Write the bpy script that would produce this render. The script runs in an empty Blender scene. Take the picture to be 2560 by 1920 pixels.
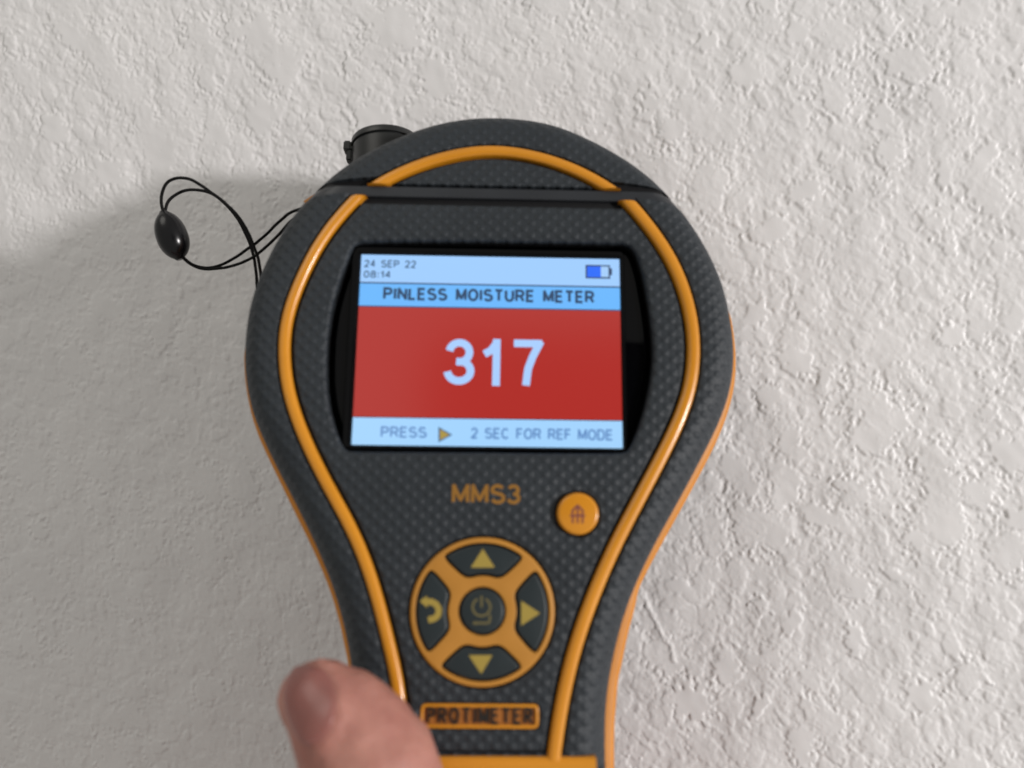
import bpy, bmesh, math, random
import numpy as np
from mathutils import Vector, Matrix
from mathutils.geometry import tessellate_polygon, delaunay_2d_cdt

random.seed(7)
MM = 0.001
sc = bpy.context.scene
COL = sc.collection

# ------------------------------------------------------------------ camera
PSI = math.radians(9.0)          # the camera looks a little to the left along the wall
DW = 192.0                       # mm from lens to wall along the optical axis
F = Vector((-math.sin(PSI), math.cos(PSI), 0)); R = Vector((math.cos(PSI), math.sin(PSI), 0)); U = Vector((0, 0, 1))
CAM = Vector((0, -DW*math.cos(PSI), 0))
FPX = 1920.0
cd = bpy.data.cameras.new("camera"); cam = bpy.data.objects.new("camera", cd); COL.objects.link(cam)
cam.matrix_world = Matrix(((R.x, U.x, -F.x, CAM.x*MM), (R.y, U.y, -F.y, CAM.y*MM), (R.z, U.z, -F.z, CAM.z*MM), (0, 0, 0, 1)))
cd.sensor_width = 36; cd.lens = 27.0; cd.clip_start = 0.005; cd.clip_end = 20
cd.dof.use_dof = True; cd.dof.focus_distance = 0.182; cd.dof.aperture_fstop = 9.5
sc.camera = cam

def world_pt(px, py, d):
    """photo pixel + distance along the axis (mm) -> world mm"""
    return CAM + d*(F + R*((px-1280)/FPX) + U*((960-py)/FPX))
def wall_pt(px, py):
    u = (px-1280)/FPX
    return world_pt(px, py, DW/(1+u*math.tan(PSI)))

# ------------------------------------------------------------------ light
w = bpy.data.worlds.new("World"); sc.world = w; w.use_nodes = True
bg = w.node_tree.nodes["Background"]; bg.inputs[0].default_value = (0.99, 0.968, 0.91, 1); bg.inputs[1].default_value = 0.36
def lamp(name, loc, target, size, power, color):
    l = bpy.data.lights.new(name, 'AREA'); l.shape = 'DISK'; l.size = size; l.energy = power; l.color = color
    o = bpy.data.objects.new(name, l); COL.objects.link(o)
    o.location = loc; o.rotation_euler = (Vector(target)-Vector(loc)).to_track_quat('-Z', 'Y').to_euler()
    return o
lamp("room_lamp", (1.27, -0.665, 0.03), (0, 0, 0), 0.12, 19.2, (1.0, 0.965, 0.955))
lamp("fill_light", (-0.75, -1.0, 1.25), (0, 0, 0), 1.0, 5.6, (1.0, 0.965, 0.89))  # unseen soft fill, added from upper left to bring out relief in the shadow
sc.view_settings.view_transform = 'Standard'; sc.view_settings.look = 'None'; sc.view_settings.exposure = 0; sc.view_settings.gamma = 1

# ------------------------------------------------------------------ materials
def mat(name, col, rough=0.5, spec=0.5, metal=0.0, coat=0.0, coat_rough=0.05, sss=0.0, emit=None, estr=1.0):
    m = bpy.data.materials.new(name); m.use_nodes = True
    b = m.node_tree.nodes["Principled BSDF"]
    b.inputs["Base Color"].default_value = (*col, 1); b.inputs["Roughness"].default_value = rough
    b.inputs["Specular IOR Level"].default_value = spec; b.inputs["Metallic"].default_value = metal
    b.inputs["Coat Weight"].default_value = coat; b.inputs["Coat Roughness"].default_value = coat_rough
    if sss:
        b.inputs["Subsurface Weight"].default_value = sss; b.inputs["Subsurface Radius"].default_value = (1, .35, .2); b.inputs["Subsurface Scale"].default_value = .0022
    if emit:
        b.inputs["Emission Color"].default_value = (*emit, 1); b.inputs["Emission Strength"].default_value = estr
    return m
def N(m, t, **kw):
    n = m.node_tree.nodes.new(t)
    for k, v in kw.items(): setattr(n, k, v)
    return n
def noise_variation(m, scale, c0, c1, bump=0.0, bscale=None, dist=0.0001, detail=4, rough=None):
    nt = m.node_tree; b = nt.nodes["Principled BSDF"]
    tc = N(m, "ShaderNodeTexCoord"); n = N(m, "ShaderNodeTexNoise"); n.inputs["Scale"].default_value = scale; n.inputs["Detail"].default_value = detail
    nt.links.new(tc.outputs["Object"], n.inputs["Vector"])
    r = N(m, "ShaderNodeValToRGB"); r.color_ramp.elements[0].position = .3; r.color_ramp.elements[1].position = .7
    r.color_ramp.elements[0].color = (*c0, 1); r.color_ramp.elements[1].color = (*c1, 1)
    nt.links.new(n.outputs["Fac"], r.inputs[0]); nt.links.new(r.outputs[0], b.inputs["Base Color"])
    if rough:
        mr = N(m, "ShaderNodeMapRange"); mr.inputs[3].default_value, mr.inputs[4].default_value = rough
        nt.links.new(n.outputs["Fac"], mr.inputs[0]); nt.links.new(mr.outputs[0], b.inputs["Roughness"])
    if bump:
        n2 = N(m, "ShaderNodeTexNoise"); n2.inputs["Scale"].default_value = bscale; n2.inputs["Detail"].default_value = 3
        nt.links.new(tc.outputs["Object"], n2.inputs["Vector"])
        bp = N(m, "ShaderNodeBump"); bp.inputs["Strength"].default_value = bump; bp.inputs["Distance"].default_value = dist
        nt.links.new(n2.outputs["Fac"], bp.inputs["Height"]); nt.links.new(bp.outputs[0], b.inputs["Normal"])
    return m

M_wall = noise_variation(mat("wall_paint", (.7, .69, .68), .5, .35), 25, (.70, .687, .686), (.74, .727, .724), .25, 1500, .00005)
M_orange = noise_variation(mat("orange_plastic", (.62, .25, .03), .28, .5, coat=.25, coat_rough=.12), 60, (.58, .225, .010), (.66, .262, .015), .15, 3000, .00003, rough=(.26, .36))
M_rim = noise_variation(mat('orange_rim', (.55, .2, .02), .5, .35), 60, (.52, .19, .016), (.60, .225, .024), .2, 2500, .00004)
M_key_orange = noise_variation(mat("orange_rubber", (.62, .28, .05), .5, .4), 60, (.43, .19, .026), (.49, .22, .034), .2, 2500, .00004)
M_plate = mat("dark_orange_rubber", (.36, .125, .02), .5, .4)
M_smooth = noise_variation(mat("charcoal_smooth", (.02, .022, .027), .42, .5), 80, (.015, .017, .021), (.021, .024, .029), .15, 3000, .00003)
M_key = noise_variation(mat("charcoal_rubber_key", (.013, .020, .023), .48, .45), 80, (.010, .017, .020), (.014, .022, .025), .2, 3000, .00003)
M_groove = mat("black_groove", (.005, .005, .006), .6, .3)
M_black = mat("black_gloss", (.001, .001, .0015), .06, .22)
M_cap = mat("black_cap", (.011, .012, .012), .4, .5)
M_icon = mat("olive_print", (.34, .25, .05), .6, .3)
M_icon_dim = mat("dim_olive_print", (.13, .11, .045), .6, .3)
M_icon_dark = mat("purple_brown_print", (.20, .06, .05), .6, .3)
M_brandtext = mat("gold_print", (.27, .125, .018), .5, .4)
M_darkletter = mat("dark_letter", (.012, .010, .008), .5, .4)
M_cord = mat("black_cord", (.004, .004, .004), .75, .2)
M_bead = mat("black_bead", (.003, .003, .004), .25, .4)
M_skin = noise_variation(mat("skin", (.45, .2, .15), .55, .35, sss=.2), 130, (.34, .138, .11), (.46, .222, .175), .6, 650, .0004)
M_nail = mat("nail", (.29, .112, .095), .33, .45, sss=.15)

def screen_mat(name, c):
    return mat(name, (.004, .004, .004), .2, 1.0, emit=c, estr=1.0, coat=0.0)
S_hdr = screen_mat("screen_pale_blue", (.34, .60, 1.0)); S_title = screen_mat("screen_sky_blue", (.14, .47, .98))
S_red = screen_mat("screen_red", (.43, .024, .018)); S_foot = screen_mat("screen_footer_blue", (.37, .66, 1.0))
S_digit = screen_mat("screen_digit", (.40, .62, 1.0)); S_txt = screen_mat("screen_text_navy", (.018, .055, .13))
S_txt_soft = screen_mat("screen_text_slate", (.06, .13, .24)); S_faint = screen_mat("screen_text_faint", (.12, .26, .55))
S_line = screen_mat("screen_rule", (.03, .06, .14)); S_bat = screen_mat("screen_battery_blue", (.012, .14, .95))
S_batw = screen_mat("screen_battery_pale", (.36, .60, .95)); S_arrow = screen_mat("screen_arrow_gold", (.42, .30, .06))

# carbon-look moulded dimples (fine relief of the cover)
M_cover = mat("carbon_cover", (.022, .026, .031), .58, .34)
def carbon(m):
    nt = m.node_tree; b = nt.nodes["Principled BSDF"]
    tc = N(m, "ShaderNodeTexCoord"); sp = N(m, "ShaderNodeSeparateXYZ"); nt.links.new(tc.outputs["Object"], sp.inputs[0])
    def wave(out, per, ph=0):
        a = N(m, "ShaderNodeMath", operation='MULTIPLY_ADD'); a.inputs[1].default_value = 2*math.pi/(per*MM); a.inputs[2].default_value = ph
        nt.links.new(out, a.inputs[0]); s = N(m, "ShaderNodeMath", operation='SINE'); nt.links.new(a.outputs[0], s.inputs[0]); return s.outputs[0]
    p = N(m, "ShaderNodeMath", operation='MULTIPLY')
    nt.links.new(wave(sp.outputs[0], 2.75), p.inputs[0]); nt.links.new(wave(sp.outputs[1], 2.5), p.inputs[1])
    nz = N(m, "ShaderNodeTexNoise"); nz.inputs["Scale"].default_value = 1800; nz.inputs["Detail"].default_value = 2
    nt.links.new(tc.outputs["Object"], nz.inputs["Vector"])
    ad = N(m, "ShaderNodeMath", operation='MULTIPLY_ADD'); ad.inputs[1].default_value = .25
    mx_ = N(m, 'ShaderNodeMath', operation='MAXIMUM'); mx_.inputs[1].default_value = -.15; nt.links.new(p.outputs[0], mx_.inputs[0])
    nt.links.new(nz.outputs["Fac"], ad.inputs[0]); nt.links.new(mx_.outputs[0], ad.inputs[2])
    bp = N(m, "ShaderNodeBump"); bp.inputs["Strength"].default_value = .9; bp.inputs["Distance"].default_value = .00020
    nt.links.new(ad.outputs[0], bp.inputs["Height"]); nt.links.new(bp.outputs[0], b.inputs["Normal"])
    n2 = N(m, "ShaderNodeTexNoise"); n2.inputs["Scale"].default_value = 90; nt.links.new(tc.outputs["Object"], n2.inputs["Vector"])
    r = N(m, "ShaderNodeValToRGB"); r.color_ramp.elements[0].color = (.016, .0205, .0255, 1); r.color_ramp.elements[1].color = (.026, .032, .038, 1)
    nt.links.new(n2.outputs["Fac"], r.inputs[0]); nt.links.new(r.outputs[0], b.inputs["Base Color"])
carbon(M_cover)

# ------------------------------------------------------------------ object helpers
def add_obj(name, me, parent=None, m=None, sharp=35):
    if m: me.materials.append(m)
    me.shade_smooth()
    if sharp: me.set_sharp_from_angle(angle=math.radians(sharp))
    o = bpy.data.objects.new(name, me); COL.objects.link(o)
    if parent: o.parent = parent
    return o
def mesh_from(name, V, Fc):
    me = bpy.data.meshes.new(name); me.from_pydata([tuple(c*MM for c in v) for v in V], [], Fc)
    bm = bmesh.new(); bm.from_mesh(me); bmesh.ops.recalc_face_normals(bm, faces=bm.faces); bm.to_mesh(me); bm.free()
    return me
def tag(o, label, cat, group=None):
    o["label"] = label; o["category"] = cat
    if group: o["group"] = group

# ------------------------------------------------------------------ wall (real relief)
def build_wall():
    P = .26; nx, nz = 1090, 872; X0, Z0 = -182.0, -113.0     # fine zone covering the view
    rng = np.random.default_rng(11)
    fy = np.fft.fftfreq(nz, P)[:, None]; fx = np.fft.fftfreq(nx, P)[None, :]
    a = math.radians(-52)                                    # knock-down strokes run down to the right
    fl = fx*math.cos(a)+fy*math.sin(a); fs = -fx*math.sin(a)+fy*math.cos(a)
    def field(lo, hi, st=1.0):
        k = np.sqrt((fl*st)**2+fs**2)
        H = np.exp(-(k*lo*.5)**2)*(1-np.exp(-(k*hi*.5)**2))
        n = np.fft.ifft2(np.fft.fft2(rng.normal(size=(nz, nx)))*H).real
        return (n-n.mean())/n.std()
    def ss(x, a0, b0):
        t = np.clip((x-a0)/(b0-a0), 0, 1); return t*t*(3-2*t)
    big = field(8, 45, 1.5); mid = field(3.4, 16, 1.5); sm = field(2.3, 8, 1.25); sm2 = field(1.2, 3.6, 1.1); fine = field(.75, 2.2, 1.0); und = field(30, 400)
    edge = field(2.6, 11)
    s = .62*big+.62*mid+.22*sm
    xs = X0+P*np.arange(nx); zs = Z0+P*np.arange(nz)
    GX, GZ = np.meshgrid(xs, zs)
    # notable flat patches seen in the photograph: px, py, half-sizes (photo pixels), rotation
    st = []
    for ox, oy, k, L in (
        (1600, 0, .434, [(390,240,60,60,0),(600,430,90,105,10),(880,420,50,60,0),(900,200,70,80,0),(1390,680,70,110,0),(1440,880,100,105,0),(1700,570,48,70,10),(1930,80,40,60,0),(1980,900,60,100,-35),(1090,910,55,45,0),(1215,1000,45,80,0),(950,1100,110,70,30),(780,1320,80,90,0),(1780,1430,50,45,0),(2070,1440,60,60,0),(1750,1010,45,95,0),(2170,420,40,60,0),(60,600,80,100,0),(180,760,60,80,0)]),
        (1600, 720, .434, [(670,160,60,95,-30),(900,430,140,80,-30),(740,640,80,90,0),(1070,500,35,75,-30),(1290,880,120,65,-35),(1500,760,50,70,0),(1800,280,90,80,0),(2140,200,60,120,-25),(2130,950,140,120,-20),(1960,1180,120,100,-20),(2170,1330,120,60,0),(1760,1360,125,125,0),(850,870,50,85,-20),(520,1010,80,80,0),(820,1190,75,90,-30),(650,1160,35,50,-40),(1060,1330,130,60,0),(1570,1440,75,55,0),(2130,1500,70,100,-30)]),
        (1400, 1200, .434, [(1480,210,90,80,0),(1240,330,80,80,0),(1700,620,90,80,0),(1330,820,45,110,-25),(1690,920,60,100,0),(960,1080,80,120,0),(740,1290,155,140,0),(1950,560,100,40,-30),(1390,1530,90,130,0),(1150,1300,40,95,-30),(2080,1240,110,120,0),(700,620,100,50,-20),(1130,1030,80,35,-10)]),
        (0, 0, .5786, [(1230,290,90,110,0),(1120,130,70,80,0),(690,660,90,110,0),(1130,500,70,90,0),(1880,330,70,100,0),(1600,500,100,70,0),(1720,120,150,110,-20),(940,590,60,60,0),(480,750,110,60,-30),(300,150,120,40,-40),(470,1330,90,50,-20),(240,560,90,60,-40)])):
        for cx, cy, rx, ry, ro in L: st.append((ox+cx*k, oy+cy*k, rx*k, ry*k, ro))
    wob = .17*edge+.16*mid
    flat = np.zeros_like(s)
    for px, py, rx, ry, ro in st:
        c = wall_pt(px, py); kx = (wall_pt(px+10, py)-c).length/10
        q = math.radians(ro); dx = (GX-c.x); dz = (GZ-c.z)
        e = dx*math.cos(q)+dz*math.sin(q); g = -dx*math.sin(q)+dz*math.cos(q)
        rr = np.sqrt((e/(rx*kx))**2+(g/(ry*kx))**2)
        v = ss(1.0-rr+wob, -.02, .10)
        flat = np.maximum(flat, v)
    rl = [(1604, 1482), (1618, 1510), (1636, 1548), (1657, 1590), (1678, 1617), (1686, 1652)]   # the thin run of plaster low right of the meter
    ridge = np.zeros_like(s)
    for (ax, ay), (bx, by) in zip(rl[:-1], rl[1:]):
        A = wall_pt(ax, ay); B = wall_pt(bx, by); d = np.array([B.x-A.x, B.z-A.z]); l2 = d@d
        t = np.clip(((GX-A.x)*d[0]+(GZ-A.z)*d[1])/l2, 0, 1)
        dd = np.hypot(GX-A.x-t*d[0], GZ-A.z-t*d[1])
        ridge = np.maximum(ridge, ss(.75-dd+.15*edge, 0, .5))
    # spatter: thousands of single droplets, small ones domed, larger ones pressed flat
    dens = ss(.7*big+.5*und, -1.8, 1.0)
    small = np.zeros_like(s); mids = np.zeros_like(s)
    def stamp(A, cx, cz, rx, rz, ro, height, cap_, irr=0.0, how='max'):
        R0 = max(rx, rz)*1.35/P; i0, i1 = int((cz-Z0)/P-R0)-1, int((cz-Z0)/P+R0)+2; j0, j1 = int((cx-X0)/P-R0)-1, int((cx-X0)/P+R0)+2
        i0, j0 = max(i0, 0), max(j0, 0); i1, j1 = min(i1, nz), min(j1, nx)
        if i1-i0 < 2 or j1-j0 < 2: return
        dx = xs[j0:j1][None, :]-cx; dz = zs[i0:i1][:, None]-cz; c_, s_ = math.cos(ro), math.sin(ro)
        e = (dx*c_+dz*s_)/rx; g = (-dx*s_+dz*c_)/rz; r2 = e*e+g*g
        if irr: r2 = r2*(1+irr*edge[i0:i1, j0:j1])+irr*.5*mid[i0:i1, j0:j1]
        hh = np.clip(height*(1-r2), 0, cap_)
        if how == 'max': A[i0:i1, j0:j1] = np.maximum(A[i0:i1, j0:j1], hh)
        else: A[i0:i1, j0:j1] += hh
    wx, wz = P*nx, P*nz
    def rand_pt(pw):
        for _ in range(6):
            x = rng.random()*wx; z = rng.random()*wz
            if rng.random() < dens[int(z/P) % nz, int(x/P) % nx]**pw+.08: break
        return X0+x, Z0+z
    for _ in range(7000):
        x, z = rand_pt(.4); r = .36+.40*rng.random()**2.0; q = 1+.5*rng.random()
        stamp(small, x, z, r*q, r, a+rng.normal()*.5, .04+.10*r*rng.random(), .1)
    for _ in range(4200):
        x, z = rand_pt(.6); r = .8+2.0*rng.random()**2.0; q = 1+.9*rng.random()
        stamp(mids, x, z, r*q, r, a+rng.normal()*.4, .34+.30*rng.random(), .05+.22*rng.random()**1.3, .20)
    for _ in range(330):
        x, z = rand_pt(.3); r = 1.8+3.4*rng.random()**1.7; q = 1+1.1*rng.random()
        stamp(mids, x, z, r*q, r, a+rng.normal()*.35, 1.5+.9*rng.random(), .18+.16*rng.random(), .5)
    m = flat
    lev = .30+.03*big
    drops = ss(sm+.45*mid, .5, 1.15); pimples = ss(fine, .3, 1.9)
    base = .10*drops+.045*mid+.03*big+.55*small+.010*pimples+.002*fine
    hgt = np.maximum(base, mids+.35*base)*(1-m)+m*(lev+.002*fine)+.26*ridge+.10*und
    hgt = 1.12*np.fft.ifft2(np.fft.fft2(hgt)*np.exp(-2*math.pi**2*.20**2*(fx**2+fy**2))).real     # the paint film rounds everything off
    hgt = hgt+.0045*fine*(1-.7*m)
    # pinholes
    for _ in range(500):
        i = rng.integers(2, nz-2); j = rng.integers(2, nx-2)
        hgt[i, j] -= .10
        if rng.random() < .3: hgt[i, j+1] -= .09; hgt[i+1, j] -= .09
    # coarse surround so the wall goes on past the frame
    gx = np.concatenate([np.linspace(-1500, X0-40, 12), np.arange(X0-38, X0-.5, 1.5), xs, np.arange(xs[-1]+1.5, xs[-1]+40, 1.5), np.linspace(xs[-1]+42, 1500, 12)])
    gz = np.concatenate([np.linspace(-1300, Z0-40, 10), np.arange(Z0-38, Z0-.5, 1.5), zs, np.arange(zs[-1]+1.5, zs[-1]+40, 1.5), np.linspace(zs[-1]+42, 1200, 10)])
    ix = np.mod(np.rint((gx-X0)/P).astype(int), nx); iz = np.mod(np.rint((gz-Z0)/P).astype(int), nz)
    Y = -hgt[np.ix_(iz, ix)]
    Mx, Mz = np.meshgrid(gx, gz); n1, n2 = Mx.shape
    co = np.stack([Mx, Y, Mz], -1).reshape(-1, 3).astype(np.float32)*MM
    ii = (np.arange(n1-1)[:, None]*n2+np.arange(n2-1)[None, :]).ravel()
    q = np.stack([ii, ii+1, ii+n2+1, ii+n2], -1).astype(np.int32)
    me = bpy.data.meshes.new("wall"); me.vertices.add(len(co)); me.vertices.foreach_set("co", co.ravel())
    me.loops.add(q.size); me.loops.foreach_set("vertex_index", q.ravel())
    me.polygons.add(len(q)); me.polygons.foreach_set("loop_start", np.arange(0, q.size, 4, dtype=np.int32))
    me.update(calc_edges=True); me.validate()
    o = add_obj("wall", me, None, M_wall, sharp=0)
    o["kind"] = "structure"; o["label"] = "off-white knockdown textured plaster wall behind the meter"
build_wall()

# ------------------------------------------------------------------ device frame (pose recovered from the display rectangle)
def b3(v): return R*v[0]+U*v[1]+F*v[2]
Xd = b3((48.984, -.7476, .9875)).normalized(); Yt = b3((.6617, 36.153, 7.392)); Yd = (Yt-Xd*Yt.dot(Xd)).normalized(); Zd = Xd.cross(Yd)
OD = CAM+b3((-4.22, 6.43, 142.42))
DM = Matrix(((Xd.x, Yd.x, Zd.x, OD.x*MM), (Xd.y, Yd.y, Zd.y, OD.y*MM), (Xd.z, Yd.z, Zd.z, OD.z*MM), (0, 0, 0, 1)))
meter = bpy.data.objects.new("moisture_meter", None); COL.objects.link(meter); meter.matrix_world = DM; meter.empty_display_size = .02
tag(meter, "dark grey and orange handheld moisture meter reading 317, held against the plaster wall", "moisture meter")
def Un(px, py, z=0.0):
    d = F+R*((px-1280)/FPX)+U*((960-py)/FPX)
    t = ((OD+Zd*z-CAM).dot(Zd))/d.dot(Zd); p = CAM+d*t-OD
    return (p.dot(Xd), p.dot(Yd))
ZF = 1.8     # front face; the display plane is z = 0

def spline(pts, step=.8, smooth=1, closed=False):
    P = [np.array(p, float) for p in pts]
    for _ in range(smooth):
        Q = list(P)
        for i in range(1, len(P)-1): Q[i] = .25*P[i-1]+.5*P[i]+.25*P[i+1]
        P = Q
    out = []; n = len(P)
    rg = range(n) if closed else range(n-1)
    for i in rg:
        if closed: p0, p1, p2, p3 = P[i-1], P[i], P[(i+1) % n], P[(i+2) % n]
        else: p0, p1, p2, p3 = P[max(i-1, 0)], P[i], P[i+1], P[min(i+2, n-1)]
        for k in range(8):
            t = k/8; out.append(.5*((2*p1)+(-p0+p2)*t+(2*p0-5*p1+4*p2-p3)*t*t+(-p0+3*p1-3*p2+p3)*t**3))
    if not closed: out.append(P[-1])
    return resample(out, step, closed)
def resample(pts, step=None, closed=False, n=None):
    P = np.array(pts, float)
    if closed: P = np.vstack([P, P[:1]])
    s = np.concatenate([[0], np.cumsum(np.linalg.norm(np.diff(P, axis=0), axis=1))])
    if n is None: n = max(2, int(round(s[-1]/step))+1)
    q = np.linspace(0, s[-1], n)
    o = np.stack([np.interp(q, s, P[:, k]) for k in range(P.shape[1])], -1)
    return o[:-1] if closed else o
def cut(P, ylo=None, yhi=None):
    """part of an open polyline between two heights, with exact end points"""
    out = []
    for a, b in zip(P[:-1], P[1:]):
        seg = [a, b]
        for y in (ylo, yhi):
            if y is None: continue
        ins = lambda p: (ylo is None or p[1] >= ylo-1e-9) and (yhi is None or p[1] <= yhi+1e-9)
        ts = [0, 1]
        for y in (ylo, yhi):
            if y is not None and (a[1]-y)*(b[1]-y) < 0: ts.append((y-a[1])/(b[1]-a[1]))
        ts.sort()
        for t0, t1 in zip(ts[:-1], ts[1:]):
            p = a+(b-a)*t0; q = a+(b-a)*t1
            if ins(.5*(p+q)):
                if not out or np.linalg.norm(out[-1]-p) > 1e-6: out.append(p)
                out.append(q)
    return np.array(out)
def offset(P, d):
    """open polyline moved to its left by d"""
    T = np.gradient(P, axis=0); T /= np.linalg.norm(T, axis=1)[:, None]
    return P+np.stack([-T[:, 1], T[:, 0]], -1)*d
def inset(poly, d):
    """closed CCW polygon moved inward by d (mitred)"""
    P = np.array(poly); n = len(P)
    A = P-np.roll(P, 1, 0); B = np.roll(P, -1, 0)-P
    A /= np.linalg.norm(A, axis=1)[:, None]+1e-12; B /= np.linalg.norm(B, axis=1)[:, None]+1e-12
    na = np.stack([-A[:, 1], A[:, 0]], -1); nb = np.stack([-B[:, 1], B[:, 0]], -1)
    m = na+nb; l = np.maximum((m*m).sum(1), .5)
    return P+m*(2*d/l)[:, None]
def ccw(p):
    p = np.array(p); x, y = p[:, 0], p[:, 1]
    return p if np.sum(x*np.roll(y, -1)-np.roll(x, -1)*y) > 0 else p[::-1]
def slab(name, poly, zt, zb, bev, m, parent, holes=(), hbev=None, hz=None, segs=4, crown=0):
    poly = ccw(poly); V = []; Fc = []
    def ringset(P, b, inward, zb_):
        n = len(P); rings = []
        for k in range(segs+1):
            a = math.pi/2*k/segs
            Q = inset(P, inward*b*(1-math.sin(a)) if inward > 0 else -b*(1-math.sin(a)))
            z = zt-b*(1-math.cos(a))
            rings.append([(q[0], q[1], z) for q in Q])
        rings.append([(q[0], q[1], zb_) for q in P])
        base = []
        for r in rings:
            base.append(len(V)); V.extend(r)
        for r0, r1 in zip(base[:-1], base[1:]):
            for i in range(n):
                j = (i+1) % n; Fc.append((r0+i, r0+j, r1+j, r1+i))
        return base[0], n
    loops = []; idx = []
    b0, n = ringset(poly, bev, 1, zb); loops.append([Vector(V[b0+i]) for i in range(n)]); idx += [b0+i for i in range(n)]
    for h in holes:
        hb = hbev or bev
        if isinstance(h, tuple): h, hb = h
        h = ccw(h); b1, n1 = ringset(h, hb, -1, hz if hz is not None else zb)
        loops.append([Vector(V[b1+i]) for i in range(n1)]); idx += [b1+i for i in range(n1)]
    flat = [Vector((v.x, v.y)) for lp in loops for v in lp]; eds = []; o_ = 0
    for lp in loops: eds += [(o_+i, o_+(i+1) % len(lp)) for i in range(len(lp))]; o_ += len(lp)
    extra = {}
    r = delaunay_2d_cdt(flat, eds, [], 0, 1e-7)
    def inside(lp, c):
        q = np.array([(v.x, v.y) for v in lp]); q2 = np.roll(q, -1, 0); k = (q[:, 1] > c[1]) != (q2[:, 1] > c[1])
        return bool((k & (c[0] < (q2[:, 0]-q[:, 0])*(c[1]-q[:, 1])/(q2[:, 1]-q[:, 1]+1e-15)+q[:, 0])).sum() % 2)
    for t in r[2]:
        c = sum((r[0][i] for i in t), Vector((0, 0)))/3
        if inside(loops[0], c) and not any(inside(lp, c) for lp in loops[1:]):
            A_, B_, C_ = [r[0][i] for i in t]
            if abs((B_-A_).cross(C_-A_)) < 4e-3*max((B_-A_).length, (C_-A_).length, (C_-B_).length)**2: continue      # sliver
            f_ = []
            for i in t:
                if r[3][i]: f_.append(idx[r[3][i][0]])
                else:
                    if i not in extra: extra[i] = len(V); V.append((r[0][i].x, r[0][i].y, zt))
                    f_.append(extra[i])
            Fc.append(tuple(f_))
    return add_obj(name, mesh_from(name, V, Fc), parent, m)
def loft(name, curves, m, parent, close_along=False, cap=False):
    """curves: list of equal-length 3-D polylines"""
    V = []; Fc = []; n = len(curves[0])
    for c in curves: V.extend([tuple(p) for p in c])
    for k in range(len(curves)-1):
        for i in range(n if close_along else n-1):
            j = (i+1) % n; Fc.append((k*n+i, k*n+j, (k+1)*n+j, (k+1)*n+i))
    if cap: Fc.append(tuple(range(n))); Fc.append(tuple(range((len(curves)-1)*n, len(curves)*n)))
    return add_obj(name, mesh_from(name, V, Fc), parent, m)
def bead(name, P, wid, z0, hgt, m, parent, closed=False, ylim=(-1e9, 1e9)):
    """moulded piping: low rounded profile swept along a plane curve"""
    prof = [(-wid/2, -1.2)]+[(-wid/2*math.cos(a), hgt*math.sin(a)**.8) for a in np.linspace(0, math.pi, 11)]+[(wid/2, -1.2)]
    if closed: T = np.roll(P, -1, 0)-np.roll(P, 1, 0)
    else: T = np.gradient(P, axis=0)
    T = T/np.linalg.norm(T, axis=1)[:, None]; Nn = np.stack([-T[:, 1], T[:, 0]], -1)
    cv = [[(p[0]+q[0]*o, min(ylim[1], max(ylim[0], p[1]+q[1]*o)), z0+h) for p, q in zip(P, Nn)] for o, h in prof]
    V = []; Fc = []; n = len(P)
    for c in cv: V.extend(c)
    for k in range(len(cv)-1):
        for i in range(n if closed else n-1):
            j = (i+1) % n; Fc.append((k*n+i, k*n+j, (k+1)*n+j, (k+1)*n+i))
    if not closed:
        Fc.append(tuple(k*n for k in range(len(cv)))); Fc.append(tuple(k*n+n-1 for k in range(len(cv))))
    return add_obj(name, mesh_from(name, V, Fc), parent, m, 50)

# ---- traced curves (photo pixels on their own depth plane -> device millimetres)
ZS = -6.0
dark = [(898,1920),(893,1780),(879,1656),(866,1580),(838,1472),(801,1383),(757,1293),(723,1224),(698,1181),(677,1135),(655,1089),(640,1052),(629,1015),(621,975),(615.5,932),(614.5,889),(618,840),(624,795),(634,750),(648,708),(667,660),(689,613),(714,570),(744,527),(770,498),(797,472),(837,435),(883,401),(960,361),(1040,326),(1113,307.6),(1175,298),(1240,296),(1300,300),(1354,307.6),(1400,320),(1446,337),(1507,367.6),(1569,401),(1630,447.5),(1662,480),(1692,515),(1722.6,555),(1753,601),(1784,666),(1803,712),(1817,770),(1828.6,837),(1832.6,889),(1830,944),(1818,1000),(1799.4,1049),(1778,1098),(1747,1156.5),(1716,1215),(1689,1267),(1640,1349),(1611,1413),(1578,1481),(1553,1555),(1537,1622),(1524,1684),(1515,1740),(1511,1824),(1512,1920)]
outline = [Un(x, y, ZS+1.8*min(1, max(0, (760-y)/280))) for x, y in dark]
outline = [(outline[0][0]+1.0, -150.0), (outline[0][0]-.3, -100.0)]+outline+[(outline[-1][0]+.3, -100.0), (outline[-1][0]-1.0, -150.0)]
outline = spline(outline, .7, 1)
ls = [(925,458),(892,494),(855,530),(821,570),(790,617),(763,669),(741,721),(723,768),(713,806),(709,852),(709,898),(713,944),(723,992),(737,1037),(757,1089),(781,1141),(808,1194),(838,1250),(866,1294),(897,1358),(922,1422),(944,1496),(960,1560),(974,1620),(986,1668),(995,1712),(1001,1760),(1005,1830),(1007,1900)]
rs = [(1537,468),(1570,500),(1600,537),(1633,577),(1664,620),(1689,666),(1708,712),(1722.5,762),(1731.8,806),(1736.2,852),(1735.8,898),(1731.8,944),(1722,988),(1707,1030),(1686,1080),(1660,1132),(1630,1187),(1595,1255),(1568,1303),(1538,1361),(1513,1417),(1488,1475),(1464,1537),(1445,1595),(1430,1644),(1415,1705),(1402,1770),(1389,1850),(1384,1900)]
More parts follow.
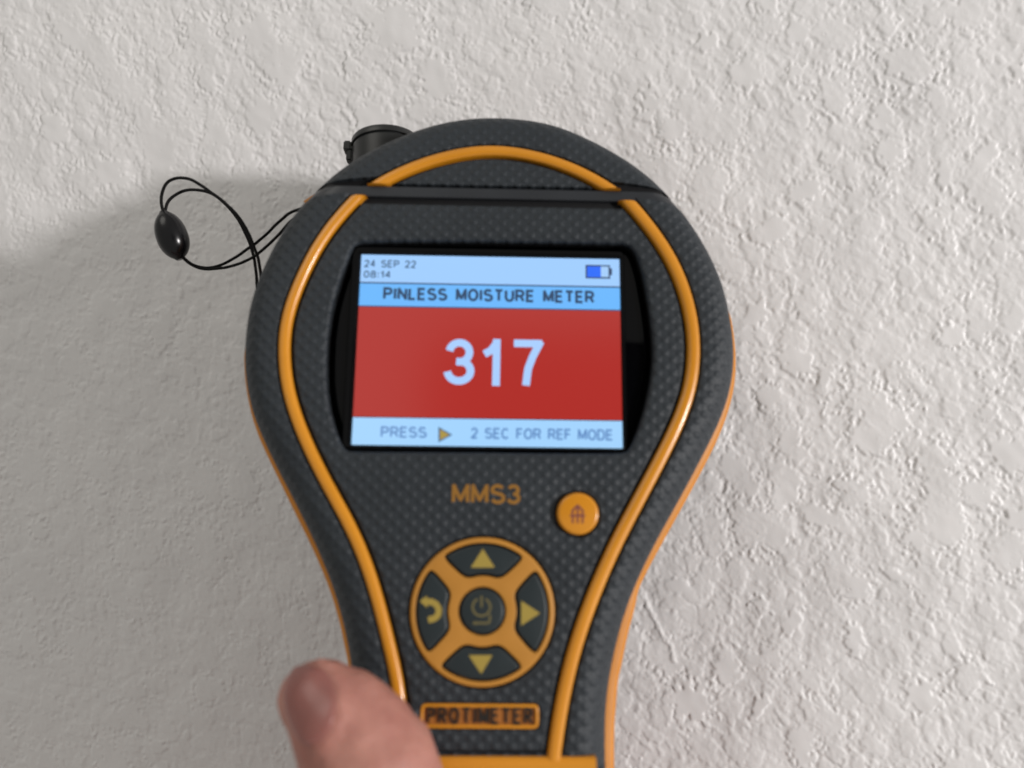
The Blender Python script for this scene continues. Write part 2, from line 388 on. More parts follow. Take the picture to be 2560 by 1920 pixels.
tsx = [(868,520),(905,484),(937,465),(975,441),(1021,420),(1082,397),(1144,381.5),(1205,374.5),(1246,374.5),(1307,381.5),(1369,395),(1430,418),(1486,445),(1526,472),(1556,494),(1590,520)]
LS = spline([Un(x, y, ZF) for x, y in ls], .6, 2); RS = spline([Un(x, y, ZF) for x, y in rs], .6, 2); TS = spline([Un(x, y, ZF) for x, y in tsx], .6, 2)
YDL = Un(1200, 496, ZF)[1]; YDH = Un(1200, 467, ZF)[1]; YB = Un(1240, 1888, ZF)[1]; YB2 = YB-2.6
GAP = .35; SW = 2.05; RIGHTW = 2.25

def prof_z(t, zf=ZF, zs=ZS):      # t: 0 at the silhouette, 1 where the face goes flat
    t = min(max(t, 0), 1); return zs+(zf-zs)*(1-(1-t)**2.6)**.72 if t > 0 else zs
def odist(x, y):                  # true distance to the silhouette
    A = outline[:-1]; B = outline[1:]; p = np.array([x, y]); d = B-A
    t = np.clip(((p-A)*d).sum(1)/(d*d).sum(1), 0, 1); return float(np.sqrt((((A+d*t[:, None])-p)**2).sum(1).min()))
def band(name, O, S, m, parent, wflat=6.5):
    """rounded shoulder of the cover, from the silhouette curve O to the groove curve S"""
    n = max(len(O), len(S)); O = resample(O, n=n); S = resample(S, n=n)
    d = np.linalg.norm(S-O, axis=1)
    cv = [[(p[0], p[1], ZS-4.0) for p in O]]
    ks = [0, .01, .03, .06, .1, .15, .22, .3, .4, .5, .62, .75, .88, 1.0]
    for k in ks:
        cv.append([(a[0]+(b[0]-a[0])*k, a[1]+(b[1]-a[1])*k, prof_z(odist(a[0]+(b[0]-a[0])*k, a[1]+(b[1]-a[1])*k)/wflat) if k else ZS) for a, b, dd in zip(O, S, d)])
    T = (S-O)/d[:, None]; last = cv[-1]
    for r, dz in ((.12, -.05), (.22, -.2), (.25, -1.6)):
        cv.append([(p[0]+t[0]*r, p[1]+t[1]*r, p[2]+dz) for p, t in zip(last, T)])
    cv = [[(c[0][0], c[0][1], c[0][2]-1.6)]+list(c)+[(c[-1][0], c[-1][1], c[-1][2]-1.6)] for c in cv]
    o = loft(name, cv, m, parent); return o

# outline pieces
iy = int(np.argmax(outline[:, 1])); OL = outline[:iy+1]; OR_ = outline[iy:]          # left going up, right going down
h = SW/2+GAP+.25
# left lower shoulder / right lower shoulder / top crescent
lsO = cut(LS[::-1], YB+GAP, YDL-GAP); lsO = offset(lsO, h)        # going up, left side = outward
band("side_cover", cut(OL, YB+GAP, YDL-GAP), lsO, M_cover, meter)
rsO = cut(RS, YB+GAP, YDL-GAP); rsO = offset(rsO, h+.1)           # going down, left side = outward (right)
band("side_cover", cut(OR_, YB+GAP, YDL-GAP), rsO, M_cover, meter)
tsO = offset(cut(TS, YDH+GAP), h)
band("top_cover", cut(outline, YDH+GAP), tsO, M_cover, meter)
# crown panel inside the top piping
B_ = offset(cut(TS, YDH+GAP), -h); B_ = cut(B_, YDH+GAP)
bpoly = np.vstack([B_, resample([B_[-1], B_[0]], .8)[1:-1]])
slab("crown_panel", bpoly, ZF, ZF-2.2, .35, M_cover, meter)
# smooth belt across the head
def belt(name, y0, y1, dz, m):
    V = []; rows = [(y0, -1.6), (y0, -.15), (y0+.15, 0), (.5*(y0+y1), .02), (y1-.15, 0), (y1, -.15), (y1, -1.6)]; curves = []
    for y, ddz in rows:
        hl = OL[OL[:, 1] > 10] if y > 10 else OL[OL[:, 1] < 0]; hr = OR_[::-1]; hr = hr[hr[:, 1] > 10] if y > 10 else hr[hr[:, 1] < 0]
        xl = np.interp(y, hl[:, 1], hl[:, 0]); xr = np.interp(y, hr[:, 1], hr[:, 0])
        c = []
        for x in xl+(xr-xl)*(.5-.5*np.cos(np.linspace(0, math.pi, 90))):
            dd = odist(x, y) if 0 < len(c) < 89 else 0; c.append((x, y, prof_z(dd/6.5)+dz+ddz))
        c = [(c[0][0], y, ZS-4)]+c+[(c[-1][0], y, ZS-4)]
        curves.append(c)
    return loft(name, curves, m, meter)
belt("belt", YDL+GAP*.4, YDH-GAP*.4, -.25, M_smooth)
belt("lower_belt", YB2-.25, YB+.3, -.22, M_cover)
# front panel with the display window
win = [(889,604),(1000,601),(1200,601),(1400,604),(1566,607),(1587,622),(1600,655),(1611,697),(1624,770),(1632,832),(1635,889),(1629,950),(1615,1015),(1597,1073),(1577,1120),(1563,1133),(1400,1133),(1200,1131),(1000,1130),(872,1129),(856,1120),(837,1074),(821,1015),(814.5,957),(814.5,898),(818,837),(828,770),(846,706),(866,652),(878,620)]
WIN = [Un(x, y, ZF) for x, y in win]
def keepstraight(P, step=.7, rr=1.0):       # densify, rounding corners lightly by two corner cuts
    P = [np.array(p) for p in P]
    for _ in range(2):
        Q = []
        for a, b in zip(P, P[1:]+P[:1]):
            L = np.linalg.norm(b-a); c = min(.25, rr/L); Q += [a+(b-a)*c, a+(b-a)*(1-c)]
        P = Q
    return resample(P, step, True)
WIN = keepstraight(WIN, .6, .9)
lsI = offset(cut(LS[::-1], YB+GAP, YDL-GAP), -h)[::-1]; rsI = offset(cut(RS, YB+GAP, YDL-GAP), -(h+.1))
lsI = cut(lsI, YB+GAP, YDL-GAP); rsI = cut(rsI, YB+GAP, YDL-GAP)
fpoly = np.vstack([lsI, resample([lsI[-1], rsI[-1]], .8)[1:-1], rsI[::-1], resample([rsI[0], lsI[0]], .8)[1:-1]])
PADC = Un(1206, 1527, ZF); PADR = 12.35
BTNC = Un(1445, 1284, ZF+1); BTNR = 3.65
circ = lambda c, r, n=72, sy=1: np.array([(c[0]+r*math.cos(2*math.pi*i/n), c[1]+sy*r*math.sin(2*math.pi*i/n)) for i in range(n)])
PLC = Un(1199, 1791, ZF); PX = (Un(1350, 1791, ZF)[0]-Un(1049, 1791, ZF)[0])/2; PY = (Un(1199, 1758, ZF)[1]-Un(1199, 1824, ZF)[1])/2
platepoly = keepstraight([(PLC[0]-PX, PLC[1]-PY), (PLC[0]+PX, PLC[1]-PY), (PLC[0]+PX, PLC[1]+PY), (PLC[0]-PX, PLC[1]+PY)], .5, .5)
slab("front_panel", fpoly, ZF, ZF-2.2, .4, M_cover, meter, holes=[(WIN, .75), circ(PADC, PADR+.3), circ(BTNC, BTNR+.3, 48), platepoly], hbev=.35, hz=-.6)
# lower grip panel beyond the bottom piping (mostly outside the frame)
xl = lambda y: float(np.interp(y, cut(OL, None, 0)[:, 1], cut(OL, None, 0)[:, 0])); yr = cut(OR_, None, 0)[::-1]
xr = lambda y: float(np.interp(y, yr[:, 1], yr[:, 0]))
curves = []
for y in [YB2-.3]+list(np.linspace(YB2-3, -148, 14)):
    a, b = xl(y), xr(y); c = [(a, y, ZS-4)]
    for x in a+(b-a)*(.5-.5*np.cos(np.linspace(0, math.pi, 50))): c.append((x, y, prof_z(min(x-a, b-x)/6.5)))
    c.append((b, y, ZS-4)); curves.append(c)
loft("grip_cover", curves, M_cover, meter)
# orange piping
bead("piping", cut(LS[::-1], YB2, YDL+1.2), SW, ZF-.1, .75, M_orange, meter, ylim=(-99, YDL-.02))
bead("piping", cut(RS, YB2, YDL+1.2), RIGHTW, ZF-.1, .75, M_orange, meter, ylim=(-99, YDL-.02))
bead("piping", cut(TS, YDH-1.0), SW, ZF-.1, .75, M_orange, meter, ylim=(YDH+.02, 99))
yb = .5*(YB+YB2)
bead("cross_piping", resample([(xl(yb)+3.2, yb), (xr(yb)-2.6, yb)], .6), 2.3, ZF-.12, .70, M_orange, meter)
# dark inner tray the cover sits on: shows in the grooves
slab("inner_tray", ccw(inset(ccw(outline), 2.6)), ZF-1.3, ZS, .8, M_groove, meter, holes=[WIN], hbev=.02, hz=-1.0)

# ---- orange back shell with its bulging rim
ora = [(930,1920),(888,1760),(868,1653),(860,1613),(851,1560),(826,1472),(785,1375),(740,1292),(698,1200),(674,1153),(649,1101),(632,1053),(620,1003),(613,957),(609.5,914),(610.5,877),(616,834)]
orr = [(1812,735),(1828.6,791),(1838,852),(1841,904.5),(1838.8,957),(1828.6,1006),(1812,1058),(1790,1110),(1762.5,1163),(1735,1215),(1707,1267),(1663,1345),(1622,1420),(1600,1464),(1594,1482),(1591,1506),(1583,1540),(1572,1573),(1560,1629),(1554,1672),(1546,1690),(1544,1710),(1541,1767),(1534,1824),(1535,1920)]
ZR = -10.0
OA = [Un(x, y, ZR) for x, y in ora]; OB = [Un(x, y, ZR) for x, y in orr]
up = inset(ccw(outline), .5); up = up[up[:, 1] > Un(616, 780, ZR)[1]]
up = up[np.argsort(np.arctan2(up[:, 1], up[:, 0]))[::-1]]
# order: left bottom -> up -> over the head -> right down
upL = [tuple(p) for p in up[::4]]
OA[0] = (OA[1][0]+.2, OA[0][1])
rim = [(OA[0][0]+1.2, -150.5), (OA[0][0]-.2, -100)]+OA+upL+OB+[(OB[-1][0], -100), (OB[-1][0]-1.2, -150.5)]
rim = spline(rim, .9, 1)
rimc = ccw(np.vstack([rim, resample([rim[-1], rim[0]], 1.0)[1:-1]]))
def shell_ring(ins, z, P=rimc): return [(p[0], p[1], z) for p in inset(P, ins)]
loft("rim_shell", [shell_ring(2.2, ZS-2.6), shell_ring(.9, ZS-2.8), shell_ring(.35, ZS-3.2), shell_ring(.05, ZS-3.9), shell_ring(0, ZS-5), shell_ring(.1, ZS-7), shell_ring(.5, ZS-9), shell_ring(1.2, ZS-10)], M_rim, meter, close_along=True)
# back housing: head keeps deep, grip gets shallower
hc = (0.0, 2.0)
def back_ring(k, z):
    out = []
    for p in inset(rimc, 1.2):
        x = p[0]*k; y = p[1]*(k if p[1] > 0 else (1-(1-k)*.5)); out.append((x, y, z*(1 if p[1] > -40 else max(.78, 1+(p[1]+40)*.004)) if z < -20 else z))
    return out
loft("back_housing", [back_ring(1.0, ZS-9.8), back_ring(.985, -24), back_ring(.95, -31), back_ring(.88, -36), back_ring(.75, -38.2)], M_smooth, meter, close_along=True, cap=True)

# ---- display
slab("display_bezel", ccw(inset(WIN, -1.2)), -.25, -2.0, .1, M_black, meter)
SWD, SHT = 24.5, 18.1
disp = slab("display", [(-SWD, -SHT), (SWD, -SHT), (SWD, SHT), (-SWD, SHT)], .0, -.6, .05, M_black, meter)
def rect(name, u0, v0, u1, v1, z, m, parent=disp):
    x0, x1 = -SWD+2*SWD*u0, -SWD+2*SWD*u1; y0, y1 = SHT-2*SHT*v0, SHT-2*SHT*v1
    me = bpy.data.meshes.new(name); me.from_pydata([(x0*MM, y1*MM, z*MM), (x1*MM, y1*MM, z*MM), (x1*MM, y0*MM, z*MM), (x0*MM, y0*MM, z*MM)], [], [(0, 1, 2, 3)])
    return add_obj(name, me, parent, m, 0)
rect("status_bar", 0, 0, 1, .150, .012, S_hdr); rect("divider_line", 0, .150, 1, .158, .014, S_line)
rect("title_bar", 0, .158, 1, .277, .012, S_title); rect("divider_line", 0, .277, 1, .284, .014, S_line)
rect("reading_field", 0, .284, 1, .858, .012, S_red); rect("hint_bar", 0, .862, 1, 1, .012, S_foot)
# glossy black lens frame round the lit area
def frame_poly(g): return [(-SWD-g[0], -SHT-g[1]), (SWD+g[2], -SHT-g[1]), (SWD+g[2], SHT+g[3]), (-SWD-g[0], SHT+g[3])]
slab("lens_frame", keepstraight(frame_poly((1.75, .75, .9, 1.6)), .6, .5), .45, -.3, .35, M_black, meter, holes=[keepstraight(frame_poly((.12, .12, .12, .12)), .6, .15)], hbev=.4, hz=-.3)

# ---- sans-serif capitals drawn as pen strokes; x 0..w, y 0..1
def _a(cx, cy, rx, ry, a0, a1, n=9): return arc(cx, cy, rx, ry, a0, a1, n)
def arc(cx, cy, rx, ry, a0, a1, n=14): return [(cx+rx*math.cos(math.radians(a)), cy+ry*math.sin(math.radians(a))) for a in np.linspace(a0, a1, n)]
_S = _a(.33, .75, .31, .25, 25, 215, 9)+_a(.36, .26, .34, .26, 60, -160, 11)
_bowl = [(0, 1), (.38, 1)]+_a(.38, .74, .29, .26, 85, -85, 8)+[(.38, .48), (0, .48)]
GLY = {
 ' ': (.38, []), ':': (.1, [[(.05, .12), (.05, .13)], [(.05, .66), (.05, .67)]]),
 'A': (.8, [[(0, 0), (.4, 1), (.8, 0)], [(.14, .35), (.66, .35)]]),
 'C': (.74, [_a(.38, .5, .38, .5, 45, 315, 16)]),
 'D': (.7, [[(.35, 0), (0, 0), (0, 1), (.35, 1)]+_a(.33, .5, .37, .5, 85, -85, 11)+[(.33, 0)]]),
 'E': (.6, [[(.6, 1), (0, 1), (0, 0), (.6, 0)], [(0, .52), (.54, .52)]]),
 'F': (.56, [[(.56, 1), (0, 1), (0, 0)], [(0, .52), (.48, .52)]]),
 'I': (.02, [[(.01, 0), (.01, 1)]]),
 'L': (.54, [[(0, 1), (0, 0), (.54, 0)]]),
 'M': (.82, [[(0, 0), (0, 1), (.41, .12), (.82, 1), (.82, 0)]]),
 'N': (.7, [[(0, 0), (0, 1), (.7, 0), (.7, 1)]]),
 'O': (.8, [_a(.4, .5, .4, .5, 90, 450, 20)]),
 'P': (.67, [[(0, 0)]+_bowl]),
 'R': (.7, [[(0, 0)]+_bowl, [(.38, .48), (.70, 0)]]),
 'S': (.69, [_S]),
 'T': (.7, [[(0, 1), (.7, 1)], [(.35, 1), (.35, 0)]]),
 'U': (.68, [[(0, 1), (0, .34)]+_a(.34, .32, .34, .32, 185, 355, 10)+[(.68, .34), (.68, 1)]]),
 '0': (.58, [_a(.29, .5, .29, .5, 90, 450, 18)]),
 '1': (.32, [[(0, .74), (.22, .86), (.30, 1), (.30, 0)]]),
 '2': (.6, [_a(.3, .72, .29, .28, 170, -30, 9)+[(.30, .28), (0, 0), (.6, 0)]]),
 '3': (.6, [_a(.28, .75, .27, .25, 160, -75, 10)+[(.26, .52)], _a(.28, .265, .31, .265, 80, -165, 12)]),
 '4': (.62, [[(.46, 0), (.46, 1), (0, .30), (.62, .30)]]),
 '8': (.58, [_a(.29, .76, .25, .24, 90, 450, 14), _a(.29, .265, .29, .265, 90, 450, 14)]),
}
def mitre_ribbon(V, Fc, L, wid, z):
    """constant-width stroke with butt ends and sharp joins"""
    P = np.array(L, float); n = len(P); seg = np.diff(P, axis=0); seg /= np.linalg.norm(seg, axis=1)[:, None]
    nn = np.stack([-seg[:, 1], seg[:, 0]], -1); closed = np.linalg.norm(P[0]-P[-1]) < 1e-6
    M = []
    for i in range(n):
        a_, b_ = (nn[i-1] if i else (nn[-1] if closed else nn[0])), (nn[i] if i < n-1 else (nn[0] if closed else nn[-1]))
        m = a_+b_; M.append(m*2/max(m@m, 1.0)*wid/2)
    b0 = len(V)
    for p, m in zip(P, M): V.append((p[0]+m[0], p[1]+m[1], z)); V.append((p[0]-m[0], p[1]-m[1], z))
    for i in range(n-1): Fc.append((b0+2*i, b0+2*i+1, b0+2*i+3, b0+2*i+2))
def pen_text(name, s, x0, x1, y0, y1, z, wid, m, parent, gap=.24, thick=0.0):
    tot = sum(GLY[c][0] for c in s)+gap*(len(s)-1); g = wid/2
    sx = (x1-x0-wid)/tot; sy = y1-y0-wid; x = x0+g; V = []; Fc = []; k = 0
    for c in s:
        w_, L = GLY[c]
        for st in L:
            if c == ':': st = [(st[0][0], st[0][1]-wid/sy*.5), (st[0][0], st[0][1]+wid/sy*.5)]
            Q = [np.array((x+px*sx, y0+g+py*sy)) for px, py in st]; cur = [Q[0]]
            for a_, b_, c_ in zip(Q[:-2], Q[1:-1], Q[2:]):
                cur.append(b_); d1 = (b_-a_)/np.linalg.norm(b_-a_); d2 = (c_-b_)/np.linalg.norm(c_-b_)
                if d1@d2 < -.3:
                    cur[-1] = b_+d1*wid*.1; mitre_ribbon(V, Fc, cur, wid, z+(k % 4)*.002); k += 1; cur = [b_-d2*wid*.3]
            cur.append(Q[-1]); mitre_ribbon(V, Fc, cur, wid, z+(k % 4)*.002); k += 1
        x += (w_+gap)*sx
    me = mesh_from(name, V, Fc)
    if thick:
        bm = bmesh.new(); bm.from_mesh(me); r = bmesh.ops.extrude_face_region(bm, geom=bm.faces[:])
        bmesh.ops.translate(bm, verts=[q for q in r["geom"] if isinstance(q, bmesh.types.BMVert)], vec=(0, 0, thick*MM))
        bmesh.ops.recalc_face_normals(bm, faces=bm.faces); bm.to_mesh(me); bm.free()
    return add_obj(name, me, parent, m, 30)
def su(u): return -SWD+2*SWD*u
def sv(v): return SHT-2*SHT*v
def stext(s, u0, u1, v0, v1, m, wid, z=.02, gap=.24, name="screen_text"):
    return pen_text(name, s, su(u0), su(u1), sv(v1), sv(v0), z, wid, m, disp, gap)
stext("24 SEP 22", .012, .212, .028, .070, S_txt_soft, .27, gap=.34)
stext("08:14", .012, .117, .087, .128, S_txt_soft, .27, gap=.3)
stext("PINLESS MOISTURE METER", .090, .902, .176, .246, S_txt, .53, gap=.36)
stext("PRESS", .105, .275, .905, .962, S_faint, .36, gap=.3)
stext("2 SEC FOR REF MODE", .437, .965, .905, .962, S_faint, .36, gap=.3)

def ribbon(name, lines, wid, z, m, parent, thick=0.0, caps=True):
    """pen strokes with round ends, each stroke on its own hair-thin layer"""
    V = []; Fc = []
    for si, L in enumerate(lines):
        P = resample(np.array(L, float), n=max(6, len(L)*3)) if len(L) > 2 else np.array(L, float)
        T = np.gradient(P, axis=0); T /= np.linalg.norm(T, axis=1)[:, None]; Nn = np.stack([-T[:, 1], T[:, 0]], -1)*wid/2
        loop = list(P+Nn)
        a = math.atan2(Nn[-1][1], Nn[-1][0])
        if caps: loop += [P[-1]+wid/2*np.array([math.cos(a-t), math.sin(a-t)]) for t in np.linspace(0, math.pi, 8)[1:-1]]
        loop += list((P-Nn)[::-1])
        a = math.atan2(-Nn[0][1], -Nn[0][0])
        if caps: loop += [P[0]+wid/2*np.array([math.cos(a-t), math.sin(a-t)]) for t in np.linspace(0, math.pi, 8)[1:-1]]
        zz = z+si*.004; vs = [Vector((p[0], p[1], zz)) for p in loop]; b = len(V); V += [tuple(v) for v in vs]
        Fc += [tuple(b+i for i in t) for t in tessellate_polygon([vs])]
    return add_obj(name, mesh_from(name, V, Fc), parent, m, 0)
# the reading 317 : digit boxes in display fractions
def digit(lines, u0, v0, u1, v1, wid): return [[(su(u0+(u1-u0)*x), sv(v1+(v0-v1)*y)) for x, y in L] for L in lines]
three = [arc(.46, .735, .38, .235, 168, -90, 12)[:-1]+[(.40, .50)], [(.42, .50)]+arc(.46, .265, .44, .235, 88, -172, 16)]
three = [arc(.47, .74, .43, .25, 172, -80, 14)+[(.34, .505)], arc(.47, .262, .49, .255, 84, -176, 18)]
one = [[(-.14, .70), (.45, .80), (.92, 1.0)], [(.92, 1.10), (.90, -.12)]]
seven = [[(-.1, 1.0), (1.12, 1.0)], [(1.06, 1.06), (.72, .66), (.52, .34), (.43, -.10)]]
WD = 1.42
def dg(lines, x0p, x1p, y0p, y1p):
    a = Un(x0p, y1p, .03); b = Un(x1p, y0p, .03); g = WD/2
    X0, X1, Y0, Y1 = a[0]+g, b[0]-g, a[1]+g, b[1]-g
    return [[(X0+(X1-X0)*x, Y0+(Y1-Y0)*y) for x, y in L] for L in lines]
ribbon("digit", dg(three, 1109, 1190, 847, 962), WD, .025, S_digit, disp, caps=False)
ribbon("digit", dg(one, 1204, 1254, 848, 962), WD, .025, S_digit, disp, caps=False)
ribbon("digit", dg(seven, 1280, 1358, 850, 963), WD, .025, S_digit, disp, caps=False)
# battery
def prect(name, x0, y0, x1, y1, z, m, parent=disp):
    a = Un(x0, y1, z); b = Un(x1, y0, z); me = bpy.data.meshes.new(name)
    me.from_pydata([(a[0]*MM, a[1]*MM, z*MM), (b[0]*MM, a[1]*MM, z*MM), (b[0]*MM, b[1]*MM, z*MM), (a[0]*MM, b[1]*MM, z*MM)], [], [(0, 1, 2, 3)]); return add_obj(name, me, parent, m, 0)
prect("battery_icon", 1464, 663, 1525, 696, .018, S_line); prect("battery_icon", 1524, 671, 1530, 688, .019, S_line)
prect("battery_icon", 1468, 666.5, 1502, 692.5, .024, S_bat); prect("battery_icon", 1502, 666.5, 1521, 692.5, .022, S_batw)
def poly_flat(name, pts, z, m, parent, thick=.03):
    pts = ccw(pts); n = len(pts); V = [(p[0], p[1], z+thick) for p in pts]+[(p[0], p[1], z) for p in pts]
    Fc = [tuple(t) for t in tessellate_polygon([[Vector(v) for v in V[:n]]])]+[(i, (i+1) % n, n+(i+1) % n, n+i) for i in range(n)]
    return add_obj(name, mesh_from(name, V, Fc), parent, m, 30)
tri = lambda px, z: [Un(x, y, z) for x, y in px]
poly_flat("arrow_icon", tri([(1096, 1067), (1131, 1087), (1096, 1106)], .02), .015, S_txt_soft, disp, .004)
poly_flat("arrow_icon", tri([(1100, 1073), (1124, 1087), (1100, 1100)], .02), .025, S_arrow, disp, .004)

# ---- model name and brand plate
a = Un(1129, 1259, ZF); b = Un(1302, 1211, ZF)
pen_text("model_lettering", "MMS3", a[0], b[0], a[1], b[1], ZF+.005, .62, M_brandtext, meter, .3, .05)
brand = slab("brand_plate", inset(ccw(platepoly), .12), ZF-.55, -1.2, .1, M_plate, meter)
fr = inset(ccw(platepoly), .15)
bead("plate_border", resample(inset(fr, .25), .4, True), .5, ZF-.25, .18, M_orange, brand, closed=True)
pen_text("brand_lettering", "PROTIMETER", PLC[0]-PX+1.2, PLC[0]+PX-1.1, PLC[1]-PY+.75, PLC[1]+PY-.7, ZF-.56, .42, M_darkletter, brand, .52, .35)

# ---- navigation pad
def rnd(P, step=.35, rr=.8): return keepstraight(P, step, rr)
def key_shape(rot):
    R_ = PADR; pts = []
    for a_ in np.linspace(-38.5, 38.5, 9): pts.append((R_*.925*math.sin(math.radians(a_)), R_*.925*math.cos(math.radians(a_))))
    pts.append((R_*.285, R_*.455))
    for a_ in np.linspace(22, -22, 5): pts.append((R_*.475*math.sin(math.radians(a_)), R_*.475*math.cos(math.radians(a_))))
    pts.append((-R_*.285, R_*.455))
    c, s_ = math.cos(rot), math.sin(rot); return rnd([(PADC[0]+x*c-y*s_, PADC[1]+x*s_+y*c) for x, y in pts])
keys = [key_shape(k*math.pi/2) for k in range(4)]
padholes = keys+[circ(PADC, 4.0, 48)]
pad = slab("keypad", circ(PADC, PADR, 96), ZF+.55, 0, .5, M_key_orange, meter, holes=padholes, hbev=.18, hz=0)
keyobj = []
for k in keys: keyobj.append(slab("key", inset(ccw(k), .33), ZF+.95, 0, .42, M_key, pad))
ck = slab("key", circ(PADC, 3.75, 48), ZF+1.05, 0, .5, M_key, pad)
slab("keypad_floor", circ(PADC, PADR-.3, 64), ZF-1.2, -1.5, .1, M_groove, pad)
ZK = ZF+.95
poly_flat("arrow_icon", tri([(1207, 1372), (1237, 1419), (1177, 1419)], ZK), ZK+.003, M_icon, keyobj[0])
poly_flat("arrow_icon", tri([(1203, 1685), (1231, 1638), (1172, 1638)], ZK), ZK+.003, M_icon, keyobj[2])
poly_flat("arrow_icon", tri([(1350, 1533), (1303, 1502), (1303, 1564)], ZK), ZK+.003, M_icon, keyobj[3])
zz5 = lambda L: [Un(960+x*.3074, 1260+y*.3074, ZK) for x, y in L]
ribbon("return_icon", [zz5([(345, 795), (385, 795), (425, 815), (447, 855), (440, 905), (410, 930), (360, 945)])], 1.05, ZK+.02, M_icon, keyobj[1], caps=False)
poly_flat("return_icon", zz5([(290, 790), (350, 745), (352, 845)]), ZK+.012, M_icon, keyobj[1], .02)
ZC = ZF+1.05; zc5 = lambda L: [Un(960+x*.3074, 1260+y*.3074, ZC) for x, y in L]
ribbon("power_icon", [zc5(arc(793, 838, 72, 72, -58, 238, 26)), zc5([(793, 752), (793, 832)]), zc5([(740, 968), (860, 968), (862, 905)])], .38, ZC+.012, M_icon_dim, ck)
poly_flat("power_icon", zc5([(715, 968), (750, 948), (750, 988)]), ZC+.006, M_icon_dim, ck, .01)

# ---- round orange button
btn = slab("round_button", circ(BTNC, BTNR, 64), ZF+1.15, 0, .55, M_orange, meter)
ZBt = ZF+1.15; zb5 = lambda L: [Un(960+x*.3074, 1260+y*.3074, ZBt) for x, y in L]
ribbon("print_icon", [zb5([(1575, 30), (1575, 150)]), zb5([(1535, 75), (1535, 150)]), zb5([(1615, 75), (1615, 150)]), zb5([(1530, 60), (1575, 10), (1620, 60)]), zb5([(1520, 95), (1630, 95)])], .38, ZBt+.012, M_icon_dark, btn)
slab("button_well", circ(BTNC, BTNR+.9, 48), ZF-1.0, -1.5, .1, M_groove, meter)

# ---- screw-on port cap behind the top left shoulder
def lathe(name, prof, M4, m, parent, n=64):
    V = []; Fc = []
    for r, y in prof:
        for i in range(n):
            a_ = 2*math.pi*i/n; V.append(tuple(M4 @ Vector((r*math.cos(a_), y, r*math.sin(a_)))))
    for k in range(len(prof)-1):
        for i in range(n):
            j = (i+1) % n; Fc.append((k*n+i, k*n+j, (k+1)*n+j, (k+1)*n+i))
    Fc.append(tuple(range(n))); Fc.append(tuple(range((len(prof)-1)*n, len(prof)*n)))
    return add_obj(name, mesh_from(name, V, Fc), parent, m)
ZP = -17.0
cl = Un(880, 345, ZP); cr = Un(1052, 345, ZP); ct = Un(962, 353, ZP)
rad = (cr[0]-cl[0])/2; cx_ = (cr[0]+cl[0])/2; topy = ct[1]
M4 = Matrix.Translation((cx_, topy, ZP))@Matrix.Rotation(math.radians(3), 4, 'Z')
lathe("port_collar", [(rad-.3, -22), (rad-.25, -2.0), (rad-.5, -1.9), (rad-.55, -1.5)], M4, M_cap, meter)
cap = lathe("port_cap", [(rad-.3, -1.55), (rad, -1.5), (rad, -.5), (rad-.25, -.12), (rad-.8, 0), (rad*.5, .15), (.5, .2)], M4, M_cap, meter)
lt = Un(870, 380, ZP)
bm = bmesh.new()
for (x, y, sx, sy, sz) in ((0, .9, 1.6, 2.2, 3.0), (.45, -1.2, 1.2, 2.6, 2.4), (1.3, .6, 2.2, 1.2, 2.2)):
    g = bmesh.ops.create_cube(bm, size=1); bmesh.ops.scale(bm, vec=(sx*MM, sy*MM, sz*MM), verts=g["verts"]); bmesh.ops.translate(bm, vec=((lt[0]+x)*MM, (lt[1]+y)*MM, ZP*MM), verts=g["verts"])
bmesh.ops.bevel(bm, geom=bm.edges[:], offset=.25*MM, segments=2, affect='EDGES')
me = bpy.data.meshes.new("cap_latch"); bm.to_mesh(me); bm.free(); add_obj("cap_latch", me, meter, M_cap)
# orange strap lug peeping out at the left end of the belt
lg = Un(772, 514, -12)
bm = bmesh.new(); g = bmesh.ops.create_cube(bm, size=1); bmesh.ops.scale(bm, vec=(4.0*MM, 2.0*MM, 5*MM), verts=g["verts"]); bmesh.ops.rotate(bm, verts=bm.verts, cent=(0, 0, 0), matrix=Matrix.Rotation(math.radians(38), 3, 'Z')); bmesh.ops.translate(bm, vec=((lg[0]+1.1)*MM, (lg[1]+.2)*MM, -12*MM), verts=g["verts"])
bmesh.ops.bevel(bm, geom=bm.edges[:], offset=.6*MM, segments=3, affect='EDGES')
me = bpy.data.meshes.new("strap_lug"); bm.to_mesh(me); bm.free(); add_obj("strap_lug", me, meter, M_orange)

